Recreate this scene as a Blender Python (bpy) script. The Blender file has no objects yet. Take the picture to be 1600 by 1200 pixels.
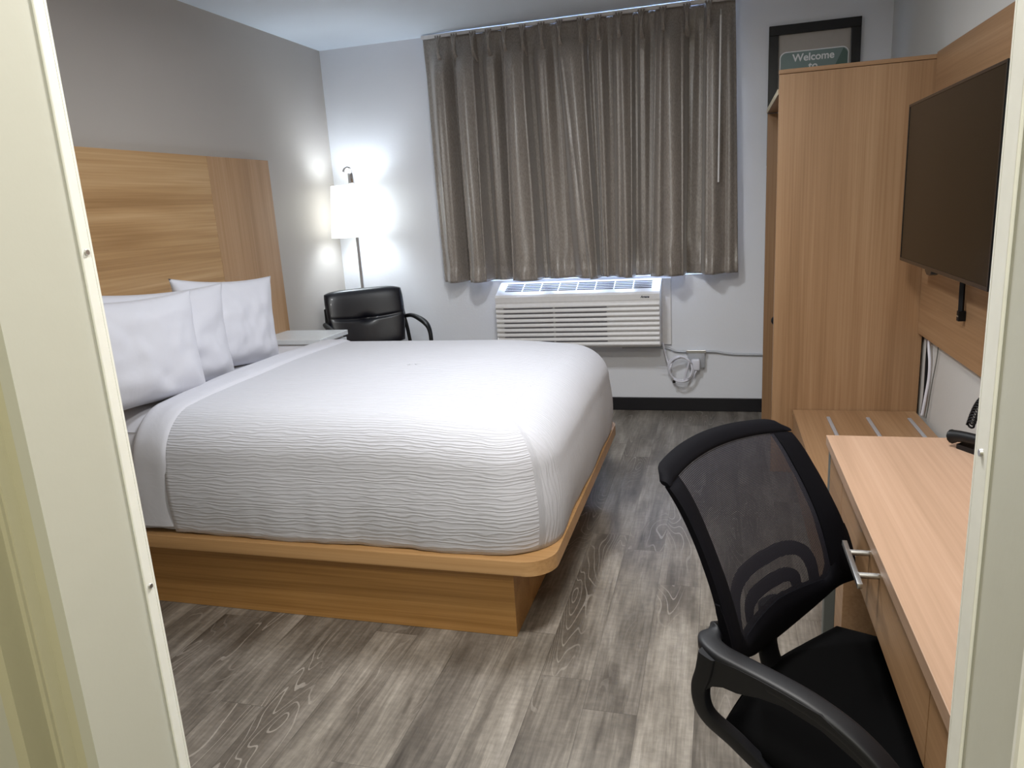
import bpy, bmesh, math, random
from math import sin, cos, pi, radians as R
from mathutils import Vector, Matrix, noise
random.seed(4)
S = bpy.context.scene
C = S.collection

# ------------------------------------------------------------ camera
cam_d = bpy.data.cameras.new('camera'); cam = bpy.data.objects.new('camera', cam_d); C.objects.link(cam)
F = 1153.74; PITCH, YAW, ROLL = R(-13.452), R(16.107), R(-3.484)
cam_d.sensor_fit = 'HORIZONTAL'; cam_d.sensor_width = 36; cam_d.lens = F/1600*36; cam_d.clip_start = .02
fw = Vector((-sin(YAW)*cos(PITCH), cos(YAW)*cos(PITCH), sin(PITCH)))
rt = Vector((cos(YAW), sin(YAW), 0)); up = rt.cross(fw)
rt, up = rt*cos(ROLL)+up*sin(ROLL), -rt*sin(ROLL)+up*cos(ROLL)
m = Matrix((rt, up, -fw)).transposed().to_4x4(); m.translation = Vector((0, 0, 1.381))
cam.matrix_world = m
S.camera = cam

# ------------------------------------------------------------ world, lights, exposure
W = bpy.data.worlds.new('world'); S.world = W; W.use_nodes = True
bg = W.node_tree.nodes['Background']; bg.inputs[0].default_value = (.52, .68, 1, 1); bg.inputs[1].default_value = 14.0
S.view_settings.view_transform = 'Standard'; S.view_settings.look = 'None'
S.view_settings.gamma = 1; S.view_settings.use_curve_mapping = False
S.view_settings.exposure = 0.14

def area(name, loc, size, power, col, rot=(0, 0, 0), sy=None):
    l = bpy.data.lights.new(name, 'AREA'); l.energy = power; l.color = col; l.size = size
    l.shape = 'RECTANGLE' if sy else 'DISK'
    if sy: l.size_y = sy
    o = bpy.data.objects.new(name, l); o.location = loc; o.rotation_euler = rot; C.objects.link(o); return o
def point(name, loc, r, power, col):
    l = bpy.data.lights.new(name, 'POINT'); l.energy = power; l.color = col; l.shadow_soft_size = r
    o = bpy.data.objects.new(name, l); o.location = loc; C.objects.link(o); return o
area('unseen_ceiling_glow', (-.12, 1.35, 2.385), .34, 32, (1, .97, .925))  # main room light from an unseen ceiling fixture put in near the entry
area('unseen_ceiling_glow', (-.75, 2.65, 2.385), .34, 27, (.94, .97, 1))  # made-up ceiling light over the bed, added to spread the room light
area('hall_light_glow', (.1, -.35, 2.385), .34, 22, (1, .98, .90))
point('lamp_bulb', (-2.376, 4.65, 1.44), .06, 10, (.80, .90, 1))

# ------------------------------------------------------------ materials
class NT:
    def __init__(s, name):
        s.m = bpy.data.materials.new(name); s.m.use_nodes = True; s.t = s.m.node_tree; s.n = s.t.nodes; s.l = s.t.links
        s.p = s.n['Principled BSDF']; s.out = s.n['Material Output']
    def a(s, ty, **k):
        n = s.n.new(ty)
        for q, v in k.items():
            if q.startswith('i_'):
                key = q[2:]; key = int(key) if key.isdigit() else key.replace('_', ' ')
                n.inputs[key].default_value = v
            else: setattr(n, q, v)
        return n
    def k(s, o, i): s.l.new(o, i)
    def ramp(s, src, pts):
        r = s.a('ShaderNodeValToRGB'); e = r.color_ramp.elements
        while len(e) < len(pts): e.new(.5)
        for q, (p, c) in zip(e, pts): q.position = p; q.color = (*c, 1) if len(c) == 3 else c
        s.k(src, r.inputs[0]); return r.outputs[0]
    def mix(s, f, a, b, mode='MIX'):
        n = s.a('ShaderNodeMix', data_type='RGBA', blend_type=mode)
        for v, i in ((f, 0), (a, 6), (b, 7)):
            if hasattr(v, 'links'): s.k(v, n.inputs[i])
            else: n.inputs[i].default_value = v if i == 0 else ((*v, 1) if len(v) == 3 else v)
        return n.outputs[2]
    def math(s, op, a, b=None):
        n = s.a('ShaderNodeMath', operation=op)
        for v, i in ((a, 0), (b, 1)):
            if v is None: continue
            if hasattr(v, 'links'): s.k(v, n.inputs[i])
            else: n.inputs[i].default_value = v
        return n.outputs[0]
    def obj(s, scale=(1, 1, 1)):
        tc = s.a('ShaderNodeTexCoord'); mp = s.a('ShaderNodeMapping'); mp.inputs['Scale'].default_value = scale
        s.k(tc.outputs['Object'], mp.inputs[0]); return mp.outputs[0]
    def noise(s, v, scale, detail=3, rough=.5, dist=0):
        n = s.a('ShaderNodeTexNoise'); s.k(v, n.inputs['Vector'])
        n.inputs['Scale'].default_value = scale; n.inputs['Detail'].default_value = detail
        n.inputs['Roughness'].default_value = rough; n.inputs['Distortion'].default_value = dist
        return n.outputs['Fac']
    def bump(s, h, strength=.2, dist=.002):
        b = s.a('ShaderNodeBump'); b.inputs['Strength'].default_value = strength; b.inputs['Distance'].default_value = dist
        s.k(h, b.inputs['Height']); s.k(b.outputs[0], s.p.inputs['Normal'])

def lin(r, g, b): return tuple(((c/255)/12.92 if c/255 <= .04045 else ((c/255+.055)/1.055)**2.4) for c in (r, g, b))
def plain(name, col, rough=.5, metal=0, coat=0, spec=None, sheen=0):
    n = NT(name); n.p.inputs['Base Color'].default_value = (*col, 1); n.p.inputs['Roughness'].default_value = rough
    n.p.inputs['Metallic'].default_value = metal; n.p.inputs['Coat Weight'].default_value = coat
    if spec is not None: n.p.inputs['Specular IOR Level'].default_value = spec
    if sheen: n.p.inputs['Sheen Weight'].default_value = sheen
    v = n.obj(); f = n.noise(v, 40, 2)
    c = n.mix(f, tuple(x*.93 for x in col), tuple(min(1, x*1.05) for x in col)); n.k(c, n.p.inputs['Base Color'])
    return n.m
def painted(name, col, bump=.25, scale=90, rough=.6):
    n = NT(name); v = n.obj(); f = n.noise(v, 2.5, 2); c = n.mix(f, tuple(x*.96 for x in col), tuple(min(1, x*1.03) for x in col))
    n.k(c, n.p.inputs['Base Color']); n.p.inputs['Roughness'].default_value = rough
    n.bump(n.noise(v, scale, 4, .6), bump, .002); return n.m
def wood(name, axis, dark, mid, light, rough=.38, fine=1.0):
    n = NT(name); g = {'x': (.55, 1, 1), 'y': (1, .55, 1), 'z': (1, 1, .55)}[axis]
    st = {'x': (.6, 14, 14), 'y': (14, .6, 14), 'z': (14, 14, .6)}[axis]
    v = n.obj(st); big = n.noise(v, .55*fine, 3, .55, .6)
    st2 = {'x': (1.2, 110, 110), 'y': (110, 1.2, 110), 'z': (110, 110, 1.2)}[axis]
    v2 = n.obj(st2); fin = n.noise(v2, 1.0, 3, .6, .2)
    s = n.math('ADD', n.math('MULTIPLY', big, .62), n.math('MULTIPLY', fin, .38))
    c = n.ramp(s, [(.30, dark), (.5, mid), (.70, light)])
    n.k(c, n.p.inputs['Base Color']); n.p.inputs['Roughness'].default_value = rough
    n.bump(fin, .08, .0005); return n.m

WD, WM, WL = lin(134, 101, 70), lin(158, 123, 90), lin(178, 144, 110)
M = {}
M['oak_x'] = wood('oak_laminate_x', 'x', WD, WM, WL)
M['oak_y'] = wood('oak_laminate_y', 'y', WD, WM, WL)
M['oak_z'] = wood('oak_laminate_z', 'z', WD, WM, WL)
M['oak_head'] = wood('oak_headboard', 'y', lin(158, 121, 80), lin(188, 151, 107), lin(210, 176, 134), rough=.33, fine=1.4)
M['oak_head_z'] = wood('oak_headboard_side', 'z', lin(154, 120, 86), lin(180, 144, 108), lin(196, 162, 128), rough=.26)
M['oak_desk'] = wood('desk_top_laminate', 'y', lin(154, 126, 104), lin(172, 142, 120), lin(186, 157, 136), rough=.4)
M['oak_plat'] = wood('bed_platform_oak', 'x', lin(166, 126, 80), lin(192, 150, 102), lin(206, 166, 120))
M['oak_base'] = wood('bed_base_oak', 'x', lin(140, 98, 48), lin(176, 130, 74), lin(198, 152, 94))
M['wall_white'] = painted('wall_white_paint', lin(230, 232, 238), .35, 70)
M['wall_grey'] = painted('wall_grey_paint', lin(184, 178, 172), .15, 90)
M['wall_right'] = painted('wall_right_paint', lin(206, 206, 204), .3, 70)
M['ceiling'] = painted('ceiling_paint', lin(226, 236, 247), .15, 60, .8)
M['jamb'] = painted('cream_paint', lin(194, 194, 182), .18, 25, .45)
M['casing'] = painted('olive_cream_paint', lin(190, 186, 158), .2, 60, .5)
M['hall'] = painted('hall_paint', lin(200, 195, 170), .2, 60, .7)
M['strip'] = plain('white_corner_strip', lin(238, 238, 230), .35)
M['base_black'] = plain('black_vinyl_base', lin(14, 13, 20), .45)
M['black'] = plain('black_plastic', lin(9, 9, 12), .5, spec=.3)
M['black_arm'] = plain('black_arm_plastic', lin(14, 15, 20), .5, spec=.4)
M['black_fabric'] = plain('black_seat_fabric', (.0022, .0022, .0024), .95, spec=.05)
M['black_frame'] = plain('black_chair_frame', lin(4, 4, 10), .8, spec=.12)
M['leather'] = plain('black_leather', lin(13, 14, 24), .36, coat=.1)
M['chrome'] = plain('chrome', (.75, .75, .78), .12, 1)
M['steel'] = plain('brushed_steel', (.62, .62, .62), .35, 1)
M['greymetal'] = plain('grey_metal', lin(120, 124, 122), .45, .5)
M['white_plastic'] = plain('white_plastic', lin(228, 226, 226), .4)
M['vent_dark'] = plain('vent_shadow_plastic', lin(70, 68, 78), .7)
M['white_top'] = plain('white_laminate', lin(226, 232, 238), .25)
M['cord_white'] = plain('white_cord', lin(225, 225, 235), .4)
M['cord_grey'] = plain('grey_conduit', lin(185, 188, 195), .35, .2)
M['screen'] = plain('tv_screen', lin(15, 14, 8), .22, spec=.12)
M['bezel'] = plain('tv_bezel', lin(12, 12, 16), .25)
M['mat_silver'] = plain('silver_mat', lin(176, 170, 164), .45)
M['sign_green'] = None
M['sign_white'] = plain('sign_white', lin(245, 246, 248), .5)
M['dark_ink'] = plain('dark_ink', lin(45, 50, 66), .5)
M['paper'] = plain('cream_paper', lin(216, 206, 180), .7)

n = NT('sign_green'); v = n.obj(); c = n.mix(n.noise(v, 6, 1), lin(116, 136, 134), lin(134, 154, 152)); n.k(c, n.p.inputs['Base Color']); n.p.inputs['Roughness'].default_value = .3
M['sign_green'] = n.m
M['sign_dark'] = plain('sign_dark_green', lin(86, 112, 104), .3)

# linen
def linen(name, col, ripple):
    n = NT(name); n.p.inputs['Roughness'].default_value = .85; n.p.inputs['Sheen Weight'].default_value = .15
    v = n.obj(); c = n.mix(n.noise(v, 3, 2), tuple(x*.98 for x in col), col); n.k(c, n.p.inputs['Base Color'])
    if ripple:
        at = n.a('ShaderNodeAttribute', attribute_name='ripple')
        sx = n.a('ShaderNodeSeparateXYZ'); n.k(at.outputs['Vector'], sx.inputs[0])
        cb = n.a('ShaderNodeCombineXYZ'); n.k(n.math('MULTIPLY', sx.outputs[0], 5.5), cb.inputs[0]); n.k(n.math('MULTIPLY', sx.outputs[1], 26), cb.inputs[1])
        ds = n.noise(cb.outputs[0], 1.6, 2, .5)
        ph = n.math('ADD', n.math('MULTIPLY', sx.outputs[1], 72*2*pi), n.math('MULTIPLY', ds, 16))
        h = n.math('SINE', ph)
        h = n.math('POWER', n.math('ADD', n.math('MULTIPLY', h, .5), .5), 1.6)
        cb2 = n.a('ShaderNodeCombineXYZ'); n.k(n.math('MULTIPLY', sx.outputs[0], 18), cb2.inputs[0]); n.k(n.math('MULTIPLY', sx.outputs[1], 60), cb2.inputs[1])
        amp = n.math('ADD', n.noise(cb2.outputs[0], 1, 2), .15)
        n.bump(n.math('MULTIPLY', h, amp), .5, .0036)
    else:
        n.bump(n.noise(v, 9, 4, .55, .5), .25, .01)
    return n.m
M['coverlet'] = linen('white_rippled_coverlet', lin(197, 198, 206), True)
M['sheet'] = linen('white_sheet', lin(202, 203, 212), False)
M['pillowcase'] = linen('white_pillowcase', lin(202, 203, 212), False)

# curtain fabric
n = NT('taupe_curtain'); v = n.obj((1, 1, 1)); f = n.noise(n.obj((220, 220, 60)), 1, 2)
c = n.ramp(f, [(.3, lin(126, 118, 111)), (.7, lin(158, 149, 141))]); n.k(c, n.p.inputs['Base Color'])
n.p.inputs['Roughness'].default_value = .40; n.p.inputs['Specular IOR Level'].default_value = .95; n.p.inputs['Sheen Weight'].default_value = .3; n.p.inputs['Sheen Roughness'].default_value = .4
n.bump(n.noise(v, 14, 3), .2, .006); M['curtain'] = n.m

# chair mesh netting
n = NT('black_netting'); n.p.inputs['Base Color'].default_value = (.006, .006, .014, 1); n.p.inputs['Roughness'].default_value = .7
at = n.a('ShaderNodeAttribute', attribute_name='ripple'); sx = n.a('ShaderNodeSeparateXYZ'); n.k(at.outputs['Vector'], sx.inputs[0])
k = 2*pi/.0046
a_ = n.math('SINE', n.math('MULTIPLY', n.math('ADD', sx.outputs[0], sx.outputs[1]), k)); b_ = n.math('SINE', n.math('MULTIPLY', n.math('SUBTRACT', sx.outputs[0], sx.outputs[1]), k))
hole = n.math('GREATER_THAN', n.math('MULTIPLY', a_, b_), .5)
tr = n.a('ShaderNodeBsdfTransparent'); mx = n.a('ShaderNodeMixShader'); n.k(hole, mx.inputs[0]); n.k(n.p.outputs[0], mx.inputs[1]); n.k(tr.outputs[0], mx.inputs[2]); n.k(mx.outputs[0], n.out.inputs[0])
M['netting'] = n.m

# lamp shade (lit)
n = NT('lit_lamp_shade'); n.p.inputs['Base Color'].default_value = (.9, .9, .88, 1)
n.p.inputs['Emission Color'].default_value = (.95, 1, .97, 1); n.p.inputs['Emission Strength'].default_value = 2.2; M['shade'] = n.m
n = NT('lit_glass_dome'); n.p.inputs['Emission Color'].default_value = (1, .96, .88, 1); n.p.inputs['Emission Strength'].default_value = 4; M['dome'] = n.m
n = NT('window_glass'); n.p.inputs['Base Color'].default_value = (1, 1, 1, 1); n.p.inputs['Transmission Weight'].default_value = 1; n.p.inputs['Roughness'].default_value = 0; n.p.inputs['IOR'].default_value = 1.1
M['glass'] = n.m

# floor planks running along y
n = NT('grey_oak_vinyl_planks')
tc = n.a('ShaderNodeTexCoord'); sx = n.a('ShaderNodeSeparateXYZ'); n.k(tc.outputs['Object'], sx.inputs[0])
PW, PL = .152, 1.0
row = n.math('FLOOR', n.math('DIVIDE', n.math('ADD', sx.outputs[0], .06), PW))
wn = n.a('ShaderNodeTexWhiteNoise', noise_dimensions='1D'); n.k(row, wn.inputs['W'])
yy = n.math('DIVIDE', n.math('ADD', sx.outputs[1], n.math('MULTIPLY', wn.outputs['Value'], PL*3)), PL)
col = n.math('FLOOR', yy)
cid = n.a('ShaderNodeCombineXYZ'); n.k(row, cid.inputs[0]); n.k(col, cid.inputs[1])
wn2 = n.a('ShaderNodeTexWhiteNoise', noise_dimensions='2D'); n.k(cid.outputs[0], wn2.inputs['Vector'])
rnd = wn2.outputs['Value']
def vec(ax, ay):
    cb = n.a('ShaderNodeCombineXYZ'); n.k(n.math('MULTIPLY', sx.outputs[0], ax), cb.inputs[0]); n.k(n.math('MULTIPLY', sx.outputs[1], ay), cb.inputs[1])
    n.k(n.math('MULTIPLY', rnd, 37.0), cb.inputs[2]); return cb.outputs[0]
fine = n.noise(vec(120, 5), 1, 4, .65, .2)
med = n.noise(vec(16, 1.6), 1, 4, .6, .8)
blot = n.noise(vec(7, 2.2), 1, 3, .55, .4)
field = n.noise(vec(6.5, 1.1), 1, 2, .4, .3)            # cathedral rings: contour lines of a stretched field
rings = n.math('ABSOLUTE', n.math('SINE', n.math('MULTIPLY', field, 85)))
rl = n.math('MULTIPLY', n.math('LESS_THAN', rings, .2), 1.0)
zone = n.ramp(n.noise(vec(5, 1.0), 1.1, 2), [(.52, (0, 0, 0)), (.64, (1, 1, 1))])
zz = n.a('ShaderNodeSeparateColor'); n.k(zone, zz.inputs[0]); zone = zz.outputs[0]
base = n.ramp(n.math('ADD', n.math('MULTIPLY', med, .55), n.math('MULTIPLY', blot, .45)), [(.30, lin(66, 60, 54)), (.43, lin(102, 96, 89)), (.56, lin(134, 128, 120)), (.72, lin(166, 160, 153))])
base = n.mix(.55, base, n.ramp(fine, [(.3, (.30, .29, .28)), (.7, (.75, .75, .75))]), 'OVERLAY')
base = n.mix(n.math('MULTIPLY', zone, .55), base, lin(78, 70, 62))
base = n.mix(n.math('MULTIPLY', n.math('MULTIPLY', rl, zone), .5), base, lin(178, 172, 164))
cross = n.noise(vec(30, 60), 1, 3, .6)
base = n.mix(.16, base, n.ramp(cross, [(.35, (.2, .2, .2)), (.65, (.8, .8, .8))]), 'OVERLAY')
tint = n.ramp(rnd, [(0, (.84, .83, .82)), (.5, (.96, .95, .93)), (1, (1.06, 1.05, 1.03))])
base = n.mix(1.0, base, tint, 'MULTIPLY')
fx = n.math('FRACT', n.math('DIVIDE', n.math('ADD', sx.outputs[0], .06), PW)); fy = n.math('FRACT', yy)
gap = n.math('MAXIMUM', n.math('LESS_THAN', fx, .012), n.math('LESS_THAN', fy, .002))
base = n.mix(n.math('MULTIPLY', gap, .5), base, lin(60, 55, 50))
n.k(base, n.p.inputs['Base Color'])
n.k(n.math('ADD', n.math('MULTIPLY', fine, .15), .33), n.p.inputs['Roughness'])
n.bump(n.math('SUBTRACT', n.math('MULTIPLY', fine, .5), gap), .15, .0012)
M['floor'] = n.m

# ------------------------------------------------------------ geometry helpers (world coordinates)
def BM(): return bmesh.new()
def box(bm, x0, x1, y0, y1, z0, z1, bev=0, seg=2):
    t = bmesh.new(); bmesh.ops.create_cube(t, size=1)
    for v in t.verts: v.co = Vector(((x0+x1)/2+v.co.x*(x1-x0), (y0+y1)/2+v.co.y*(y1-y0), (z0+z1)/2+v.co.z*(z1-z0)))
    if bev: bmesh.ops.bevel(t, geom=t.edges[:], offset=bev, segments=seg, affect='EDGES', profile=.5)
    merge(bm, t); return bm
def merge(bm, t, mat=None):
    me = bpy.data.meshes.new('t'); t.to_mesh(me); t.free()
    if mat: me.transform(mat)
    bm.from_mesh(me); bpy.data.meshes.remove(me)
def cyl(bm, p, q, r0, r1=None, seg=20, caps=True):
    p, q = Vector(p), Vector(q); r1 = r0 if r1 is None else r1
    t = bmesh.new(); bmesh.ops.create_cone(t, cap_ends=caps, segments=seg, radius1=r0, radius2=r1, depth=(q-p).length)
    rot = (q-p).to_track_quat('Z', 'Y').to_matrix().to_4x4(); rot.translation = (p+q)/2
    merge(bm, t, rot); return bm
def smoothpath(pts, n=8, closed=False):
    pts = [Vector(p) for p in pts]; out = []; N = len(pts)
    for i in range(N if closed else N-1):
        g = (lambda j: pts[j % N]) if closed else (lambda j: pts[max(0, min(N-1, j))])
        a, b, c, d = g(i-1), g(i), g(i+1), g(i+2)
        for k in range(n):
            t = k/n
            out.append(.5*((2*b)+(-a+c)*t+(2*a-5*b+4*c-d)*t*t+(-a+3*b-3*c+d)*t**3))
    if not closed: out.append(pts[-1])
    return out
def tube(bm, pts, r, seg=10, sec=None, closed=False, upv=None):
    """sweep a circle (or section list of (a,b)) along pts; r may be a function of t"""
    N = len(pts); prev = None; rings = []
    for i, p in enumerate(pts):
        a = pts[(i-1) % N] if closed else pts[max(0, i-1)]; b = pts[(i+1) % N] if closed else pts[min(N-1, i+1)]
        tg = (b-a).normalized()
        if upv is not None: nrm = Vector(upv); nrm = (nrm-tg*nrm.dot(tg)).normalized()
        elif prev is None:
            nrm = tg.orthogonal().normalized()
        else: nrm = (prev-tg*prev.dot(tg)).normalized()
        prev = nrm; bn = tg.cross(nrm); rr = r(i/(N-1)) if callable(r) else r
        s = sec or [(cos(2*pi*k/seg), sin(2*pi*k/seg)) for k in range(seg)]
        rings.append([bm.verts.new(p+nrm*(x*rr)+bn*(y*rr)) for x, y in s])
    n = len(rings[0])
    for i in range(N if closed else N-1):
        A, B = rings[i], rings[(i+1) % N]
        for k in range(n): bm.faces.new((A[k], A[(k+1) % n], B[(k+1) % n], B[k]))
    if not closed: bm.faces.new(rings[0][::-1]); bm.faces.new(rings[-1])
    return bm
def lathe(bm, c, prof, seg=32):
    rings = [[bm.verts.new((c[0]+r*cos(2*pi*k/seg), c[1]+r*sin(2*pi*k/seg), c[2]+z)) for k in range(seg)] for r, z in prof]
    for A, B in zip(rings, rings[1:]):
        for k in range(seg): bm.faces.new((A[k], A[(k+1) % seg], B[(k+1) % seg], B[k]))
    return bm
def prism(bm, pts, z0, z1, axis='z', bev=0, seg=2):
    """polygon extruded along an axis; pts are 2D in the other two axes (x,y | y,z for x | x,z for y)"""
    t = bmesh.new()
    f = {'z': lambda p, h: (p[0], p[1], h), 'x': lambda p, h: (h, p[0], p[1]), 'y': lambda p, h: (p[0], h, p[1])}[axis]
    A = [t.verts.new(f(p, z0)) for p in pts]; B = [t.verts.new(f(p, z1)) for p in pts]
    fa = t.faces.new(A); fb = t.faces.new(B[::-1]); n = len(pts)
    for i in range(n): t.faces.new((A[i], B[i], B[(i+1) % n], A[(i+1) % n]))
    if bev:
        e = [e for e in t.edges if (e in fa.edges[:] or e in fb.edges[:])]
        bmesh.ops.bevel(t, geom=e, offset=bev, segments=seg, affect='EDGES', profile=.5)
    bmesh.ops.recalc_face_normals(t, faces=t.faces[:]); merge(bm, t); return bm
def grid(bm, fn, nu, nv, attr=None):
    vs = [[bm.verts.new(fn(i/nu, j/nv)) for j in range(nv+1)] for i in range(nu+1)]
    for i in range(nu):
        for j in range(nv): bm.faces.new((vs[i][j], vs[i+1][j], vs[i+1][j+1], vs[i][j+1]))
    return vs
def obj(name, bm, mat, parent=None, smooth=False, angle=None, rip=None, recalc=True):
    if recalc: bmesh.ops.recalc_face_normals(bm, faces=bm.faces[:])
    me = bpy.data.meshes.new(name)
    if rip is not None:
        bm.verts.index_update()
    bm.to_mesh(me); bm.free()
    if rip is not None:
        at = me.attributes.new('ripple', 'FLOAT_VECTOR', 'POINT')
        for i, v in enumerate(me.vertices): at.data[i].vector = rip(i, v.co)
    if parent is not None:
        inv = Matrix.Translation(-wloc(parent)); me.transform(inv)
    me.materials.append(mat if not isinstance(mat, str) else M[mat])
    if smooth:
        for p in me.polygons: p.use_smooth = True
        if angle: me.set_sharp_from_angle(angle=R(angle))
    o = bpy.data.objects.new(name, me); C.objects.link(o)
    if parent is not None: o.parent = parent
    return o
def wloc(o):
    l = Vector(o.location)
    while o.parent: o = o.parent; l += Vector(o.location)
    return l
def thing(name, label, cat, loc, group=None):
    o = bpy.data.objects.new(name, None); C.objects.link(o); o.location = loc; o.empty_display_size = .05
    return tag(o, label, cat, group)
def tag(o, label, cat, group=None, kind=None):
    o['label'] = label; o['category'] = cat
    if group: o['group'] = group
    if kind: o['kind'] = kind
    return o
def struct(name, bm, mat, parent=None, label=None, smooth=False):
    o = obj(name, bm, mat, parent, smooth=smooth, angle=30 if smooth else None)
    if parent is None: o['kind'] = 'structure'
    if label and parent is None: o['label'] = label
    return o
def sst(a, b, x): t = max(0, min(1, (x-a)/(b-a))); return t*t*(3-2*t)
def rrect(x0, x1, y0, y1, r, n=8):
    out = []
    for cx, cy, a in ((x1-r, y0+r, -90), (x1-r, y1-r, 0), (x0+r, y1-r, 90), (x0+r, y0+r, 180)):
        for k in range(n+1): t = R(a+90*k/n); out.append((cx+r*cos(t), cy+r*sin(t)))
    return out
def text(name, body, size, mat, loc, parent, rotx=90, rotz=0, bold=.0, shear=0, align='CENTER'):
    cu = bpy.data.curves.new(name, 'FONT'); cu.body = body; cu.size = size; cu.align_x = align; cu.extrude = .0006; cu.offset = bold; cu.shear = shear
    t = bpy.data.objects.new('t', cu); C.objects.link(t); bpy.context.view_layer.update()
    me = bpy.data.meshes.new_from_object(t.evaluated_get(bpy.context.evaluated_depsgraph_get()))
    bpy.data.objects.remove(t)
    me.transform(Matrix.Translation(Vector(loc)) @ Matrix.Rotation(R(rotz), 4, 'Z') @ Matrix.Rotation(R(rotx), 4, 'X'))
    bm = bmesh.new(); bm.from_mesh(me); bpy.data.meshes.remove(me)
    return obj(name, bm, mat, parent)

# ------------------------------------------------------------ room
XL, XR, YB, H = -2.61, .915, 4.849, 2.479
WX0, WX1, WZ0, WZ1 = -1.66, -.06, .90, 2.42           # window opening
b = BM(); box(b, XL-.1, XR+.6, -1.3, YB+.15, -.1, 0); struct('floor', b, 'floor', label='grey-brown oak look plank floor')
b = BM(); box(b, XL-.1, XR+.6, -1.3, YB+.15, H, H+.1); struct('ceiling', b, 'ceiling', label='smooth white ceiling')
b = BM(); box(b, XL-.1, XL, .65, YB+.15, 0, H); struct('wall_left', b, 'wall_grey', label='grey-beige wall behind the headboard')
b = BM()
box(b, XL, WX0, YB, YB+.15, 0, H); box(b, WX1, XR, YB, YB+.15, 0, H)
box(b, WX0, WX1, YB, YB+.15, 0, WZ0); box(b, WX0, WX1, YB, YB+.15, WZ1, H)
struct('wall_back', b, 'wall_white', label='white textured wall holding the curtained window')
b = BM(); box(b, XR, XR+.1, .65, YB+.15, 0, H); struct('wall_right', b, 'wall_right', label='pale wall behind the television')
YJ0, YJ1 = .535, .652
b = BM(); box(b, XL-.1, -.69, YJ0+.03, YJ1, 0, H); box(b, -.69, -.65, YJ0, YJ1, 0, H); box(b, -.65, .2, YJ0, YJ1, 2.25, H); box(b, .2, XR+.6, .51, .632, 0, H)
struct('wall_front', b, 'jamb', label='cream painted wall around the entry opening')
b = BM(); box(b, -1.05, -1.0, -1.3, YJ0+.03, 0, H); box(b, -1.05, XR+.6, -1.35, -1.3, 0, H); box(b, XR+.55, XR+.6, -1.3, .51, 0, H)
struct('wall_hall', b, 'hall', label='walls of the entry hall behind the viewpoint')
# window
b = BM(); T = .045
for x0, x1, z0, z1 in ((WX0, WX1, WZ0, WZ0+T), (WX0, WX1, WZ1-T, WZ1), (WX0, WX0+T, WZ0, WZ1), (WX1-T, WX1, WZ0, WZ1), ((WX0+WX1)/2-.03, (WX0+WX1)/2+.03, WZ0, WZ1)):
    box(b, x0, x1, YB+.06, YB+.11, z0, z1, .004)
win = struct('window_1', b, 'white_plastic', label='white framed window behind the curtains')
b = BM(); box(b, WX0+T, WX1-T, YB+.082, YB+.088, WZ0+T, WZ1-T); obj('pane', b, 'glass', win)
# skirting
b = BM(); box(b, XL, .9, YB-.012, YB, 0, .089, .003); struct('baseboard_back', b, 'base_black', label='black vinyl baseboard under the air conditioner')
b = BM(); box(b, XL, XL+.012, .66, YB-.012, 0, .089, .003); struct('baseboard_left', b, 'base_black')
b = BM(); box(b, XR-.012, XR, .66, YB-.012, 0, .089, .003); struct('baseboard_right', b, 'base_black')
# corner strips with screws
def strip(name, x, y0, y1, sgn, screws, lab):
    b = BM(); box(b, min(x, x+sgn*.003), max(x, x+sgn*.003), y0, y1, 0, 2.25, .001); box(b, min(x+sgn*.003, x-sgn*.02), max(x+sgn*.003, x-sgn*.02), y1, y1+.003, 0, 2.25)
    s = struct(name, b, 'strip', label=lab)
    for z in screws:
        b = BM(); cyl(b, (x+sgn*.003, (y0+y1)/2, z), (x+sgn*.005, (y0+y1)/2, z), .0035, .0028, 14); obj('screw', b, 'steel', s, smooth=True, angle=40)
strip('trim_1', -.65, .640, .653, 1, (1.92, 1.361, .971, .3), 'white corner strip with screws at the left jamb')
strip('trim_2', .2, .606, .633, -1, (1.85, 1.174, .5), 'white corner strip with screws at the right jamb')
# moulded casing left of the opening
b = BM()
prism(b, [(-.69, .536), (-.655, .536), (-.677, .534), (-.679, .522), (-.682, .522), (-.683, .526), (-.685, .526), (-.686, .522), (-.692, .522), (-.694, .550), (-.727, .550), (-.729, .520), (-.746, .520), (-.748, .556), (-.775, .556), (-.775, .57), (-.69, .57)], 0, 2.45)
struct('trim_3', b, 'casing', label='stepped cream door casing at the far left edge')
b = BM(); box(b, .197, .30, .500, .512, 0, 2.4, .004); struct('trim_4', b, 'strip', label='pale casing at the right edge of the entry opening')

# unseen ceiling fixtures, put in to carry the room and hall light
def dome_light(loc, lab):
    t = thing('unseen_ceiling_light', lab, 'ceiling light', loc)
    b = BM(); lathe(b, loc, [(0, 0), (.18, 0), (.18, -.03), (.165, -.03)]); obj('base', b, 'white_plastic', t, smooth=True, angle=30)
    b = BM(); lathe(b, loc, [(.165, -.03), (.162, -.045), (.13, -.07), (.07, -.085), (0, -.09)]); obj('diffuser', b, 'dome', t, smooth=True)
dome_light((-.12, 1.35, H), 'unseen round ceiling light just inside the entry opening')
dome_light((-.75, 2.65, H), 'round ceiling light added above the bed as unseen fill')
dome_light((.1, -.35, H), 'round flush ceiling light in the entry hall')

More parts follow.
